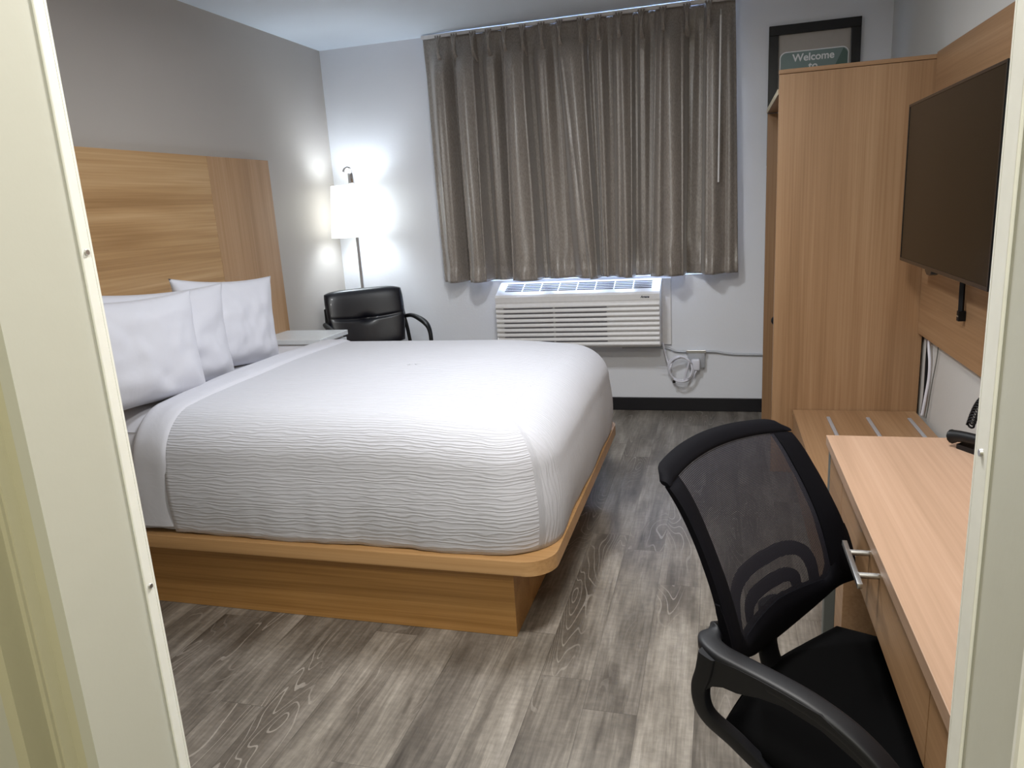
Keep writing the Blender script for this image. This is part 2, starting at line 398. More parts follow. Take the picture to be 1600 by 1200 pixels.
# ------------------------------------------------------------ bed
BY0, BY1, BX1, BXH = 2.062, 3.585, -.505, -2.55
bed = thing('bed', 'oak platform bed with an overhanging rounded deck', 'bed', (-1.55, 2.8, 0))
b = BM(); box(b, XL+.055, -.637, 2.085, 3.54, 0, .252, .002); obj('base', b, 'oak_base', bed)
b = BM(); pl = [(XL+.055, 2.03)]+[p for p in rrect(-1.5, -.494, 2.03, 3.605, .10, 10) if p[0] > -1.0]+[(XL+.055, 3.605)]
prism(b, pl, .252, .302, 'z', .004, 2); obj('platform', b, 'oak_plat', bed, smooth=True, angle=35)
hb = thing('headboard', 'tall oak wall headboard panel behind the pillows', 'headboard', (XL, 2.82, 0))
for nm, y0, y1, mt, x1, lb in (('center_panel', 2.2, 3.43, 'oak_head', -2.556, None), ('side_panel', 3.432, 3.985, 'oak_head_z', -2.556, None), ('side_panel', 1.65, 2.198, 'oak_head_z', -2.556, None)):
    b = BM(); box(b, XL+.002, x1, y0, y1, .0, 1.73, .0015); obj(nm, b, mt, hb)

RC = .19
def prof(k, off):
    """outer profile of the made bed: returns (inset, z) for k in 0..1 (side then shoulder), then inset grows on the top"""
    pass
ZT = .735
def zcrown(y): 
    t = (y-BY0)/(BY1-BY0); return ZT-.012+.026*sin(pi*min(1, max(0, t)))**.8+.012*t
def drape(name, mat, parent, xh, x1, y0, y1, ext, zb, U_foot=True, wr=0, nring=34, dz=0):
    """a cloth over the mattress: U-shaped rings from the hem inward"""
    rs = .16+ext; side = []
    n1 = 12
    for i in range(n1+1):
        t = i/n1; side.append((-.012*sin(pi*t)**1.0, zb+(ZT-.16-zb)*t))
    for i in range(1, 11):
        a = pi/2*i/10; side.append((rs*(1-cos(a))**1.0*1.0, ZT-.16+(.16)*sin(a)))
    inner = [side[-1][0]+(((y1-y0)/2-.004)-side[-1][0])*(i/nring) for i in range(1, nring+1)]
    rings = [(o, z, 0) for o, z in side]+[(o, ZT, 1) for o in inner]
    bm = bmesh.new(); data = []; grid_ = []
    NX, NC, NF = 70, 12, 50
    for o, z, top in rings:
        Y0, Y1, X1 = y0+o, y1-o, x1-o
        r = max(.03, RC-max(0, o))
        pts = []
        for i in range(NX): pts.append((xh+(X1-r-xh)*i/NX, Y0, 0))
        for i in range(NC): a = R(-90+90*i/NC); pts.append((X1-r+r*cos(a), Y0+r+r*sin(a), .5+i))
        for i in range(NF): pts.append((X1, Y0+r+(Y1-Y0-2*r)*i/NF, 100))
        for i in range(NC): a = R(90*i/NC); pts.append((X1-r+r*cos(a), Y1-r+r*sin(a), 100))
        for i in range(NX+1): pts.append((X1-r+(xh-(X1-r))*i/NX, Y1, 200))
        row = []
        for x, y, kind in pts:
            h = z
            e = sst(0, .25, o)*1.0 if (top or o > 0) else 0
            zz = z+(zcrown(y)-ZT)*min(1, max(0, (z-zb)/(ZT-zb)))
            zz += dz*min(1, max(0, (z-zb)/(ZT-zb)))
            zz -= .03*sst(x1-.55, x1, x)*min(1, (z-zb)/(ZT-zb))
            # wrinkles
            lowk = 1-sst(zb, ZT-.1, z)
            q = noise.noise(Vector((x*7, y*7, z*2.0)))*.006*lowk+noise.noise(Vector((x*2.3+5, y*2.3, z*3)))*.008
            if wr: q += noise.noise(Vector((x*22+3, 0, z*3+2)))*.010*lowk*wr*(1 if kind == 0 else .3)
            px, py = x, y; q *= 1-sst(0, .12, o)
            if kind < 50 and kind != 0 or kind == 0:
                if kind == 0: py -= q
                else: py -= q*.7; px += q*.7
            elif kind == 100: px += q
            elif kind == 200: py += q
            if top: zz += (noise.noise(Vector((x*1.7, y*1.7, 3)))*.008+noise.noise(Vector((x*5, y*5, 8)))*.0025)*sst(.16, .34, min(o, x1-x)); px, py = x, y
            if z == zb and not top: zz += noise.noise(Vector((x*9, y*9, 1)))*.006+.003
            row.append(bm.verts.new((px, py, zz)))
            if kind == 0 or (kind < 6.8) or kind == 200:
                s = -1 if kind != 200 else 1
                data.append((x, y if top else (y0+o-(ZT-z) if s < 0 else y1-o+(ZT-z)), 0))
            else: data.append((x if top else x1+(ZT-z), y, 0))
        grid_.append(row)
    for A, B in zip(grid_, grid_[1:]):
        for k in range(len(A)-1): bm.faces.new((A[k], A[k+1], B[k+1], B[k]))
    L_ = grid_[-1]
    for k in range(len(L_)//2-1): bm.faces.new((L_[k], L_[k+1], L_[-2-k], L_[-1-k]))   # close the ridge
    o = obj(name, bm, mat, parent, smooth=True, rip=lambda i, co: data[i])
    return o
b = BM(); t = bmesh.new()
prism(b, rrect(-2.54, BX1-.06, BY0+.05, BY1-.05, .15), .303, .665, 'z', .08, 5)
mt = obj('mattress', b, 'sheet', smooth=True, angle=60); tag(mt, 'thick white mattress under the bedding on the oak platform', 'mattress')
sh = thing('bed_sheet', 'smooth white top sheet turned down below the pillows', 'sheet', (-2.2, 2.82, .7))
o = drape('sheet_cloth', 'sheet', sh, -2.545, BX1-.022, BY0+.012, BY1-.012, .012, .306, wr=1.0, dz=-.014)
o.name = 'sheet_cloth'
cv = drape('coverlet', 'coverlet', None, -1.895, BX1, BY0, BY1, 0, .304, wr=.45)
md = cv.modifiers.new('thick', 'SOLIDIFY'); md.thickness = .006; md.offset = 1
tag(cv, 'white rippled coverlet tucked over the foot of the bed', 'bedspread')
# turned-down cuff of the sheet, a band across the bed
b = BM()
def cuff(u, v):
    # u around the section (y), v across the band in x
    sec = []
    L1 = .265; Ls = .23; Lt = BY1-BY0-.32
    s = u*(2*L1+2*Ls+Lt); z0 = .33
    if s < L1: y, z = BY0, z0+s*((ZT-.16-z0)/L1); n_ = (-1, 0)
    elif s < L1+Ls: a = (s-L1)/Ls*pi/2; y, z = BY0+.16*(1-cos(a)), ZT-.16+.16*sin(a); n_ = (-cos(a), sin(a))
    elif s < L1+Ls+Lt: y, z = BY0+.16+(s-L1-Ls), ZT; n_ = (0, 1)
    elif s < L1+2*Ls+Lt: a = (s-L1-Ls-Lt)/Ls*pi/2; y, z = BY1-.16+.16*sin(a), ZT-.16+.16*cos(a); n_ = (sin(a), cos(a))
    else: y, z = BY1, ZT-.16-(s-L1-2*Ls-Lt)*((ZT-.16-z0)/L1); n_ = (1, 0)
    z += (zcrown(y)-ZT)*min(1, (z-z0)/(ZT-z0))
    lift = -.004+.020*max(0, 1-abs(2*v-1)**5)**.5
    sd = 1-sst(0, .30, s) ; x = -2.035-.17*sd*(1-v)+.16*v+.012*noise.noise(Vector((y*3, v*.5, 4)))
    lift += .003*noise.noise(Vector((x*20, y*6, z*6)))
    return (x, y+n_[0]*lift, z+n_[1]*lift)
grid(b, cuff, 160, 14); obj('turned_down_cuff', b, 'sheet', sh, smooth=True)

# pillows
def pillow(loc, w, h, th, lean, yaw, roll, seed, label):
    bm = bmesh.new(); N = 44
    Mx = Matrix.Translation(loc) @ Matrix.Rotation(R(yaw), 4, 'Z') @ Matrix.Rotation(R(-lean), 4, 'Y') @ Matrix.Rotation(R(roll), 4, 'X')
    def f(sgn):
        def g(u, v):
            a, c = 2*u-1, 2*v-1
            e = (1-abs(a)**2.6)*(1-abs(c)**2.6); t = th/2*max(0, e)**.52
            pin = .10
            y = a*w/2*(1-pin*(1-c*c)); z = c*h/2*(1-pin*(1-a*a))
            wr = noise.noise(Vector((a*2.2+seed, c*2.2, sgn)))*.018+noise.noise(Vector((a*6+seed, c*3, sgn*3)))*.007
            t += wr*min(1, e*2.2)
            # belly sags low
            t *= 1-.18*c
            return Mx @ Vector((sgn*t, y, z+h/2))
        return g
    grid(bm, f(1), N, N); grid(bm, f(-1), N, N); bmesh.ops.remove_doubles(bm, verts=bm.verts, dist=.0008)
    o = obj('pillow', bm, 'pillowcase', smooth=True); tag(o, label, 'pillow', 'white bed pillows'); return o
pillow((-2.075, 2.20, .722), .66, .43, .19, 4, -5, -3, 1, 'white pillow in front, nearest the door jamb')
pillow((-2.15, 2.45, .722), .70, .43, .17, 4, -9, -3, 5, 'white pillow in the middle, half hidden behind the front one')
pillow((-2.15, 2.86, .722), .60, .43, .17, 3, -9, -5, 9, 'white pillow nearest the window, beside the nightstand')

# ------------------------------------------------------------ nightstand
ns = thing('nightstand', 'white topped nightstand between the bed and the leather armchair', 'nightstand', (-2.34, 3.8, 0))
b = BM(); box(b, XL+.057, -2.142, 3.62, 3.950, .700, .727, .002); obj('top', b, 'white_top', ns)
b = BM(); box(b, XL+.057, -2.17, 3.635, 3.94, .05, .700, .002); obj('body', b, 'white_plastic', ns)
b = BM(); box(b, -2.17, -2.152, 3.64, 3.945, .40, .685, .002); dr = obj('drawer', b, 'white_top', ns)
b = BM(); box(b, -2.152, -2.135, 3.73, 3.86, .54, .55, .002); obj('handle', b, 'steel', dr)
for x in (-2.52, -2.2):
    for y in (3.66, 3.92):
        b = BM(); box(b, x-.015, x+.015, y-.015, y+.015, 0, .05, .002); obj('leg', b, 'white_plastic', ns)

# ------------------------------------------------------------ floor lamp
lx, ly = -2.376, 4.66
lp = thing('floor_lamp', 'lit chrome floor lamp with a white drum shade in the corner', 'lamp', (lx, ly, 0))
b = BM(); lathe(b, (lx, ly, 0), [(0, 0), (.14, 0), (.14, .012), (.13, .018), (.02, .024), (0, .024)]); obj('base', b, 'chrome', lp, smooth=True, angle=30)
b = BM(); box(b, lx-.011, lx+.011, ly-.006, ly+.006, .02, 1.665, .002); obj('pole', b, 'chrome', lp)
b = BM(); box(b, lx-.019, lx+.019, ly-.012, ly+.012, 1.57, 1.665, .003)
tube(b, smoothpath([(lx+.004, ly, 1.66), (lx+.006, ly-.01, 1.688), (lx-.006, ly-.03, 1.700), (lx-.022, ly-.045, 1.688), (lx-.026, ly-.05, 1.672)], 6), .0085, 8)
obj('hook', b, 'chrome', lp, smooth=True, angle=40)
b = BM(); lathe(b, (lx, ly-.01, 0), [(.166, 1.248), (.135, 1.585)], 48)
s_ = obj('lamp_shade', b, 'shade', lp, smooth=True); md = s_.modifiers.new('t', 'SOLIDIFY'); md.thickness = .003
b = BM()
for a in (0, 120, 240): cyl(b, (lx, ly-.01, 1.57), (lx+.136*cos(R(a)), ly-.01+.136*sin(R(a)), 1.575), .002, seg=6)
obj('shade_spider', b, 'steel', s_)
b = BM(); lathe(b, (lx, ly-.02, 1.40), [(0, 0), (.013, 0), (.013, .03), (.0, .03)]); obj('socket', b, 'white_plastic', lp, smooth=True, angle=30)

# ------------------------------------------------------------ leather armchair (built facing -y about its own origin, then turned)
def place(bm, Mx): bm.transform(Mx); return bm
ac = thing('armchair', 'black leather armchair with tubular arms in the far corner', 'armchair', (-2.10, 4.26, 0))
MA = Matrix.Translation((-2.10, 4.26, 0)) @ Matrix.Rotation(R(40), 4, 'Z')
b = BM()
def back(sg):
    def g(u, v):
        a, c = 2*u-1, v
        hw = .27-.035*(1-c)**2.0-.012*c**4
        x = a*hw; z = .555+.36*c
        if abs(a) > .86: z -= 0
        # rounded corners / bottom edge bows
        z += -.045*(1-c)*(1-a*a)*1.0-.02*c**6*abs(a)**6
        e = max(0, 1-abs(a)**6)*max(0, 1-abs(2*c-1)**7); t = .038*e**.45
        seam = math.exp(-((c-.52)/.022)**2)*(1-abs(a)**3)*.011+math.exp(-((c-.52)/.06)**2-(a/.16)**2)*.016
        if sg < 0: t -= seam
        y = .235+(c-.3)*.085+.022*(a*a-1)*-1
        return (x, y+sg*t, z)
    return g
grid(b, back(-1), 48, 60); grid(b, back(1), 48, 60); bmesh.ops.remove_doubles(b, verts=b.verts, dist=.0006)
obj('backrest', place(b, MA), 'leather', ac, smooth=True)
b = BM(); box(b, -.245, .245, -.20, .22, .40, .47, .035, 5); obj('seat', place(b, MA), 'leather', ac, smooth=True)
for s in (-1, 1):
    b = BM(); x = s*.285
    tube(b, smoothpath([(s*.255, .30, .80), (s*.262, .275, .70), (s*.275, .262, .60), (x, .25, .45), (x, .24, .2), (x, .22, .03)], 6), .0125, 10)
    tube(b, smoothpath([(s*.262, .272, .70), (s*.29, .20, .712), (x+s*.01, .05, .708), (x+s*.01, -.09, .690), (x+s*.008, -.16, .66), (x+s*.005, -.19, .60), (x, -.2, .45), (x, -.2, .2), (x, -.195, .03)], 6), lambda t: .0125+.006*math.exp(-((t-.33)/.18)**2), 10)
    tube(b, smoothpath([(x, -.21, .013), (x, 0, .013), (x, .25, .013)], 3), .0125, 10)
    obj('side_frame', place(b, MA), 'black', ac, smooth=True, angle=50)
for yb_ in (.24, -.19):
    b = BM(); cyl(b, (-.285, yb_, .385), (.285, yb_, .385), .011); obj('cross_bar', place(b, MA), 'black', ac, smooth=True, angle=50)

# ------------------------------------------------------------ curtains
KX = lambda c: (lambda px: px)(c)
# keypoints: crop columns at the top and bottom of each panel turned into metres, with depth at top and bottom
XT0, XT1, CT0, CT1 = -1.838, .078, 65, 1318     # top hem, x range over columns
XB0, XB1, CB0, CB1 = -1.803, .107, 132, 1338
def xt(c): return XT0+(XT1-XT0)*(c-CT0)/(CT1-CT0)
def xb(c): 
    return XB0+(XB1-XB0)*(c-CB0)/(CB1-CB0)
LP = [(65, 132, .0, .01), (145, 190, .022, .045), (205, 250, 0, 0), (222, 275, .022, .055), (285, 335, .015, .06), (305, 350, 0, -.01), (362, 395, .022, .01), (415, 438, 0, -.01), (432, 455, .022, .055), (495, 550, .018, .06), (515, 570, 0, -.005), (582, 612, .022, .02), (625, 680, 0, .015), (655, 770, .024, .055), (735, 797, .02, .05), (764, 808, -.002, -.004), (815, 850, -.012, -.014)]
RP = [(757, 798, .002, .004), (780, 812, .006, .008), (808, 832, .022, .04), (848, 862, 0, .02), (888, 902, .022, .045), (930, 934, .006, .05), (950, 946, 0, -.01), (975, 975, .022, -.005), (1015, 1002, 0, -.005), (1035, 1016, .015, .05), (1060, 1060, .022, .06), (1120, 1130, .016, .06), (1160, 1146, -.012, -.01), (1200, 1192, -.005, .0), (1222, 1225, .02, .045), (1290, 1290, .008, .03), (1318, 1338, 0, .02)]
CY = 4.762; CZT, CZB = 2.452, .912
def panel(name, K, label, seed):
    t = thing(name, label, 'curtain', ((xt(K[0][0])+xt(K[-1][0]))/2, CY, CZT), 'taupe window curtains')
    NU, NV = (len(K)-1)*22, 90
    b = BM()
    def g(u, v):
        f = u*(len(K)-1); i = min(len(K)-2, int(f)); s = f-i
        k = v**.75; zz = CZT+(CZB-CZT)*v
        X = [xt(q[0])+(xb(q[1])-xt(q[0]))*v for q in K]
        hd = sst(.04, .15, v); D = [q[2]*1.6*(.15+.85*hd)*(1-k)+q[3]*k for q in K]
        w = sst(.2, .8, s); x = X[i]+(X[i+1]-X[i])*s; d = D[i]+(D[i+1]-D[i])*w+.38*max(0, min(D[i], D[i+1]))*sin(pi*s)
        d += (noise.noise(Vector((x*7+seed, zz*1.1, 0)))*.010+noise.noise(Vector((x*22+seed, zz*5, 0)))*.004*sst(.75, 1, v)*2+noise.noise(Vector((x*38+seed, zz*1.1, 5)))*.0012)*hd
        zz += noise.noise(Vector((x*5+seed, 0, 0)))*.010*v+.008*(d-.02)*v
        if v > .955: d += .0025
        return (x, min(4.838, CY-d*2.3+.035), zz)
    grid(b, g, NU, NV)
    c = obj('fabric', b, 'curtain', t, smooth=True); md = c.modifiers.new('t', 'SOLIDIFY'); md.thickness = .003
    return t, g
cl, gl = panel('curtain', LP, 'left taupe curtain panel with pinch pleats', 1)
cr, gr = panel('curtain', RP, 'right taupe curtain panel with pinch pleats and a white wand', 7)
def pleat(par, x, z=CZT):
    b = BM()
    for j, a in enumerate((-1, 0, 1)):
        pts = [Vector((x+a*.017, CY-.024, z+.0)), Vector((x+a*.008, CY-.040, z-.03)), Vector((x+a*.0030, CY-.044, z-.080)), Vector((x+a*.004, CY-.040, z-.105)), Vector((x+a*.008, CY-.018, z-.135)), Vector((x+a*.012, CY+.012, z-.17))]
        tube(b, smoothpath(pts, 4), lambda t: .0058, 8)
    obj('pinch_pleat', b, 'curtain', par, smooth=True)
for c in (145, 215, 295, 362, 430, 505, 582, 655, 738): pleat(cl, xt(c))
for c in (808, 888, 973, 1055, 1143, 1222): pleat(cr, xt(c))
b = BM(); cyl(b, (-.002, CY-.075, 2.36), (-.010, CY-.085, 1.452), .0055, seg=10); cyl(b, (-.002, CY-.075, 2.36), (-.002, CY-.03, 2.40), .003, seg=8)
obj('wand', b, 'white_plastic', cr, smooth=True, angle=40)
b = BM(); box(b, -1.84, .085, CY+.004, CY+.03, 2.452, 2.472, .002)
tr_ = obj('curtain_track', b, 'white_plastic'); tag(tr_, 'white curtain track fixed along the ceiling above both panels', 'curtain track')

# ------------------------------------------------------------ wall air conditioner
AX0, AX1, AY = -1.424, -.357, 4.653
au = thing('air_conditioner', 'white through-wall air conditioner below the curtains', 'air conditioner', (-.89, 4.75, .469))
def sideprof(): return [(YB, .469), (AY+.012, .469), (AY+.004, .478), (AY+.004, .765), (AY, .772), (AY, .806), (AY+.012, .820), (YB-.03, .884), (YB, .884)]
b = BM(); prism(b, sideprof(), AX0, AX1, 'x'); obj('housing', b, 'white_plastic', au, smooth=True, angle=25)
# louvres: slats across the front
b = BM(); nl = 9; zs = [.482+(.765-.482)*i/nl for i in range(nl)]
for z in zs:
    prism(b, [(AY-.010, z+.002), (AY-.012, z+.010), (AY-.007, z+.021), (AY+.006, z+.0275), (AY+.006, z)], AX0+.003, AX1-.003, 'x')
obj('louver_grille', b, 'white_plastic', au, smooth=True, angle=35)
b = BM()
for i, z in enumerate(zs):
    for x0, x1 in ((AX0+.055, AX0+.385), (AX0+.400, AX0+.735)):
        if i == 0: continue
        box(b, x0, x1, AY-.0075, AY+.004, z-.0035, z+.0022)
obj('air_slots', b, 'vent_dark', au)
# slanted grille on top
b = BM(); th = math.atan2(.884-.820, YB-.03-(AY+.012)); ny, nz = -sin(th), cos(th)
def onslope(s, h): return (AY+.012+s*cos(th)+h*ny, .820+s*sin(th)+h*nz)
x = AX0+.05; w = (AX1-AX0-.1)/8
g2 = BM()
for i in range(8):
    x0, x1 = AX0+.05+i*w+.004, AX0+.05+(i+1)*w-.004
    for r in range(5):
        s0 = .045+r*.022; p = [onslope(s0, .0), onslope(s0, .0012), onslope(s0+.012, .0012), onslope(s0+.012, 0)]
        prism(g2, p, x0, x1, 'x')
obj('discharge_grille', g2, 'vent_dark', au)
text('badge', 'Amana', .019, 'dark_ink', (AX1-.118, AY-.0008, .783), au, 90, 0, .0007, .25, 'LEFT')
b = BM(); box(b, AX1, -.30, YB-.02, YB, .452, .884, .002); obj('sleeve_flange', b, 'white_plastic', au)

# conduit, outlet and cord
ob = thing('outlet_box', 'surface outlet box on the wall right of the air conditioner', 'outlet', (-.14, YB, .36))
b = BM(); box(b, -.195, -.088, YB-.045, YB, .30, .412, .004); obj('box', b, 'cord_grey', ob, smooth=True, angle=30)
b = BM(); box(b, -.205, -.08, YB-.049, YB-.044, .397, .417, .002); obj('cover_plate', b, 'steel', ob)
for x in (-.19, -.1):
    b = BM(); cyl(b, (x, YB-.049, .405), (x, YB-.052, .405), .004, seg=10); obj('screw', b, 'steel', ob)
b = BM(); tube(b, smoothpath([(-.62, YB-.012, .432), (-.36, YB-.012, .430), (-.27, YB-.014, .405), (-.197, YB-.016, .402)], 8), .0075, 8)
tube(b, smoothpath([(-.086, YB-.016, .402), (-.02, YB-.012, .398), (.08, YB-.01, .383), (.25, YB-.01, .378), (.5, YB-.01, .376), (.88, YB-.01, .376)], 8), .0075, 8)
tag(obj('wire_conduit', b, 'cord_grey', smooth=True), 'thin grey conduit along the back wall into the outlet box', 'conduit')
cd = thing('power_cord', 'coiled white power cord plugged in below the air conditioner', 'power cord', (-.24, 4.8, .3))
b = BM(); cx_, cz_ = -.238, .302
pts = [(-.352, 4.80, .468), (-.345, 4.79, .435), (-.33, 4.785, .375), (-.315, 4.78, .325)]
for k in range(0, 29):
    a = R(165)-2*pi*k/12; rr = .083-.006*(k//12)+.006*sin(k); pts.append((cx_+rr*cos(a), 4.778-.006*(k % 5), cz_+rr*.95*sin(a)))
pts += [(-.215, 4.775, .222), (-.165, 4.78, .243), (-.142, 4.785, .285)]
tube(b, smoothpath(pts, 5), .0065, 8); obj('cable', b, 'cord_white', cd, smooth=True)
b = BM(); box(b, -.172, -.118, 4.772, 4.803, .288, .362, .009, 3); obj('plug', b, 'cord_white', cd, smooth=True, angle=40)
b = BM(); box(b, -.29, -.272, 4.765, 4.79, .208, .222, .002); obj('clip', b, 'black', cd)
b = BM(); tube(b, smoothpath([(-.318, 4.775, .312), (-.35, 4.775, .313), (-.382, 4.78, .312)], 4), .002, 6); obj('cable_tie', b, 'cord_white', cd)

# ------------------------------------------------------------ framed sign
PY = YB-.002
pf = thing('picture_frame', 'black framed welcome sign on the back wall above the wardrobe', 'picture frame', (.508, YB, 1.55))
px0, px1, pz0, pz1, fw_ = .265, .752, 1.53, 2.295, .052
b = BM()
for x0, x1, z0, z1 in ((px0, px1, pz1-fw_, pz1), (px0, px1, pz0, pz0+fw_), (px0, px0+fw_, pz0+fw_, pz1-fw_), (px1-fw_, px1, pz0+fw_, pz1-fw_)): box(b, x0, x1, PY-.028, PY, z0, z1, .002)
obj('frame', b, 'bezel', pf)
b = BM(); box(b, px0+fw_, px1-fw_, PY-.010, PY-.004, pz0+fw_, pz1-fw_); obj('mat_board', b, 'mat_silver', pf)
b = BM(); prism(b, rrect(.326, .694, 1.72, 2.152, .035), PY-.012, PY-.0095, 'y'); bd = obj('sign_border', b, 'sign_white', pf)
b = BM(); prism(b, rrect(.3315, .6885, 1.7255, 2.1465, .031), PY-.0135, PY-.0118, 'y'); obj('sign_panel', b, 'sign_green', pf)
b = BM(); prism(b, [(.588, 1.98), (.6885, 2.00), (.6885, 2.118), (.665, 2.1445)], PY-.0142, PY-.0134, 'y'); obj('dark_facet', b, 'sign_dark', pf)
text('lettering', 'Welcome', .056, 'sign_white', (.507, PY-.0145, 2.096), pf, 90, 0, .0012); text('lettering', 'to', .056, 'sign_white', (.507, PY-.0145, 2.048), pf, 90, 0, .0012)

# ------------------------------------------------------------ wardrobe
WY = 3.742; WX = .253
wr = thing('wardrobe', 'open oak wardrobe with a tall side panel left of the television', 'wardrobe', (.6, 4.17, 0))
b = BM(); box(b, WX, .903, WY, WY+.025, 0, 1.886, .0015); obj('side_panel', b, 'oak_z', wr)
b = BM(); box(b, WX-.002, .905, WY-.002, WY+.027, 1.888, 1.906, .0015); obj('top_cap', b, 'oak_x', wr)
b = BM(); box(b, WX, .903, 4.58, 4.605, 0, 1.80, .0015); obj('side_panel', b, 'oak_z', wr)
b = BM(); box(b, WX-.002, .903, WY+.025, 4.607, 1.805, 1.828, .002); sf = obj('shelf', b, 'oak_x', wr)
b = BM(); box(b, WX-.004, WX-.002, WY+.025, 4.607, 1.804, 1.829); obj('edge_band', b, 'paper', sf)
b = BM(); box(b, .88, .905, WY+.025, 4.58, .3, 1.805, .001); obj('back_panel', b, 'oak_z', wr)
b = BM(); cyl(b, (.58, WY+.025, 1.70), (.58, 4.58, 1.70), .014); obj('hanging_rod', b, 'chrome', wr, smooth=True, angle=40)
b = BM(); lathe(b, (0, 0, 0), [(0, 0), (.012, 0), (.012, .012), (.022, .018), (.024, .028), (.018, .036), (0, .038)], 20)
b.transform(Matrix.Translation((.268, WY+.024, .765)) @ Matrix.Rotation(R(-90), 4, 'X')); obj('knob', b, 'black', wr, smooth=True, angle=40)

# ------------------------------------------------------------ tv panel and tv
tp = BM(); box(tp, .883, XR, 1.7, WY-.004, .705, 1.913, .0015)
tag(obj('wall_panel', tp, 'oak_y'), 'large oak wall panel mounted behind the television', 'wall panel')
tv = thing('television', 'flat black television on the oak wall panel', 'television', (.78, 2.97, 1.38))
ty0, ty1, tz0, tz1 = 2.432, 3.548, 1.060, 1.693
b = BM(); box(b, .752, .800, ty0-.022, ty1, tz0, tz1, .006, 3); obj('case', b, 'bezel', tv, smooth=True, angle=35)
b = BM()
for y0, y1, z0, z1 in ((ty0, ty1, tz1-.010, tz1), (ty0, ty1, tz0, tz0+.014), (ty0, ty0+.010, tz0+.014, tz1-.01), (ty1-.010, ty1, tz0+.014, tz1-.01)): box(b, .748, .753, y0, y1, z0, z1, .001)
obj('bezel', b, 'bezel', tv)
b = BM(); box(b, .7500, .7515, ty0+.010, ty1-.010, tz0+.014, tz1-.01); obj('screen', b, 'screen', tv)
b = BM(); prism(b, [(3.05, tz0+.003), (3.062, tz0-.014), (3.085, tz0-.02), (3.12, tz0-.02), (3.14, tz0-.008), (3.155, tz0+.003)], .752, .778, 'x', .002); obj('sensor_pod', b, 'bezel', tv)
b = BM(); box(b, .800, .835, 2.7, 3.25, 1.2, 1.55, .004); box(b, .835, .883, 2.85, 3.1, 1.25, 1.5); obj('wall_mount', b, 'black', tv)
b = BM(); tube(b, [Vector((.868, 3.085, 1.2)), Vector((.868, 3.088, 1.0)), Vector((.868, 3.080, .885))], .008, 8, sec=[(-.7, -1), (.7, -1), (.7, 1), (-.7, 1)]); pc = obj('pull_strap', b, 'black', tv)
b = BM(); box(b, .857, .8825, 3.068, 3.092, .868, .906, .002); obj('connector', b, 'black', pc)
b = BM(); box(b, .8565, .8573, 3.070, 3.090, .884, .889); obj('metal_tip', b, 'steel', pc)

# cables in the corner behind the bench
b = BM(); tube(b, smoothpath([(.897, 3.6, .80), (.898, 3.60, .68), (.903, 3.585, .60), (.905, 3.59, .52), (.898, 3.60, .42), (.893, 3.61, .345)], 8), .006, 8)
tag(obj('white_cable', b, 'cord_white', smooth=True), 'white cable hanging between the wall panel and the bench', 'cable')
b = BM(); tube(b, smoothpath([(.903, 3.63, .80), (.903, 3.63, .6), (.902, 3.62, .45), (.903, 3.65, .345)], 8), .007, 8)
tag(obj('black_cable', b, 'black', smooth=True), 'black cable hanging behind the white cable beside the wardrobe', 'cable')
b = BM(); tube(b, smoothpath([(.908, 3.50, .80), (.907, 3.49, .66), (.905, 3.53, .52), (.904, 3.56, .40), (.900, 3.57, .345)], 8), .0022, 6)
tag(obj('thin_grey_cable', b, 'greymetal', smooth=True), 'thin grey cable on the wall above the luggage bench', 'cable')

# ------------------------------------------------------------ luggage bench
bn = thing('luggage_bench', 'low oak luggage bench with metal rails beside the wardrobe', 'bench', (.62, 2.95, 0))
bx0, bx1, by0_, by1_ = .350, .895, 2.13, 3.735
b = BM(); box(b, bx0, bx1, by0_, by1_, .303, .330, .0015); obj('top', b, 'oak_y', bn)
b = BM(); box(b, bx0+.004, bx1, by0_+.004, by1_-.002, .0, .302, .001); obj('body', b, 'oak_y', bn)
for x in (.496, .666, .840):
    b = BM(); box(b, x-.008, x+.008, 2.3, 3.602, .330, .337, .003, 3)
    obj('rail', b, 'cord_grey', bn, smooth=True, angle=40)

# ------------------------------------------------------------ desk
dk = thing('desk', 'oak writing desk with drawers along the right wall', 'desk', (.6, 1.35, 0))
dx, dy0, dy1, dz = .2725, .70, 1.985, .755
b = BM(); box(b, dx-.002, XR-.004, dy0, dy1, dz-.026, dz, .0012); obj('desk_top', b, 'oak_desk', dk)
for i, (y0, y1) in enumerate(((.98, 1.74),)):
    b = BM(); box(b, dx+.004, dx+.022, y0, y1, .592, dz-.028, .001); d_ = obj('drawer_front', b, 'oak_y', dk)
    yc = 1.361 if i == 0 else 1.615
    b = BM(); box(b, .234, .243, yc-.087, yc+.087, .700, .710, .001)
    for q in (-.045, .045): cyl(b, (.24, yc+q, .705), (dx+.006, yc+q, .705), .0055, seg=12)
    obj('handle', b, 'steel', d_, smooth=True, angle=30)
b = BM(); box(b, dx+.004, dx+.022, dy0+.01, .977, .592, dz-.028, .001); box(b, dx+.004, dx+.022, 1.743, 1.935, .592, dz-.028, .001); box(b, dx+.022, XR-.02, 1.94, 1.95, .60, dz-.026); box(b, dx+.022, XR-.02, dy0+.02, dy0+.035, .60, dz-.026); box(b, dx+.03, XR-.02, dy0+.04, 1.935, .595, .602)
obj('apron', b, 'oak_y', dk)
for nm, x, y in (('leg', dx+.018, 1.958), ('leg', XR-.03, 1.958), ('leg', dx+.018, dy0+.03), ('leg', XR-.03, dy0+.03)):
    b = BM(); box(b, x-.014, x+.014, y-.014, y+.014, 0, dz-.027, .002); obj(nm, b, 'greymetal', dk)

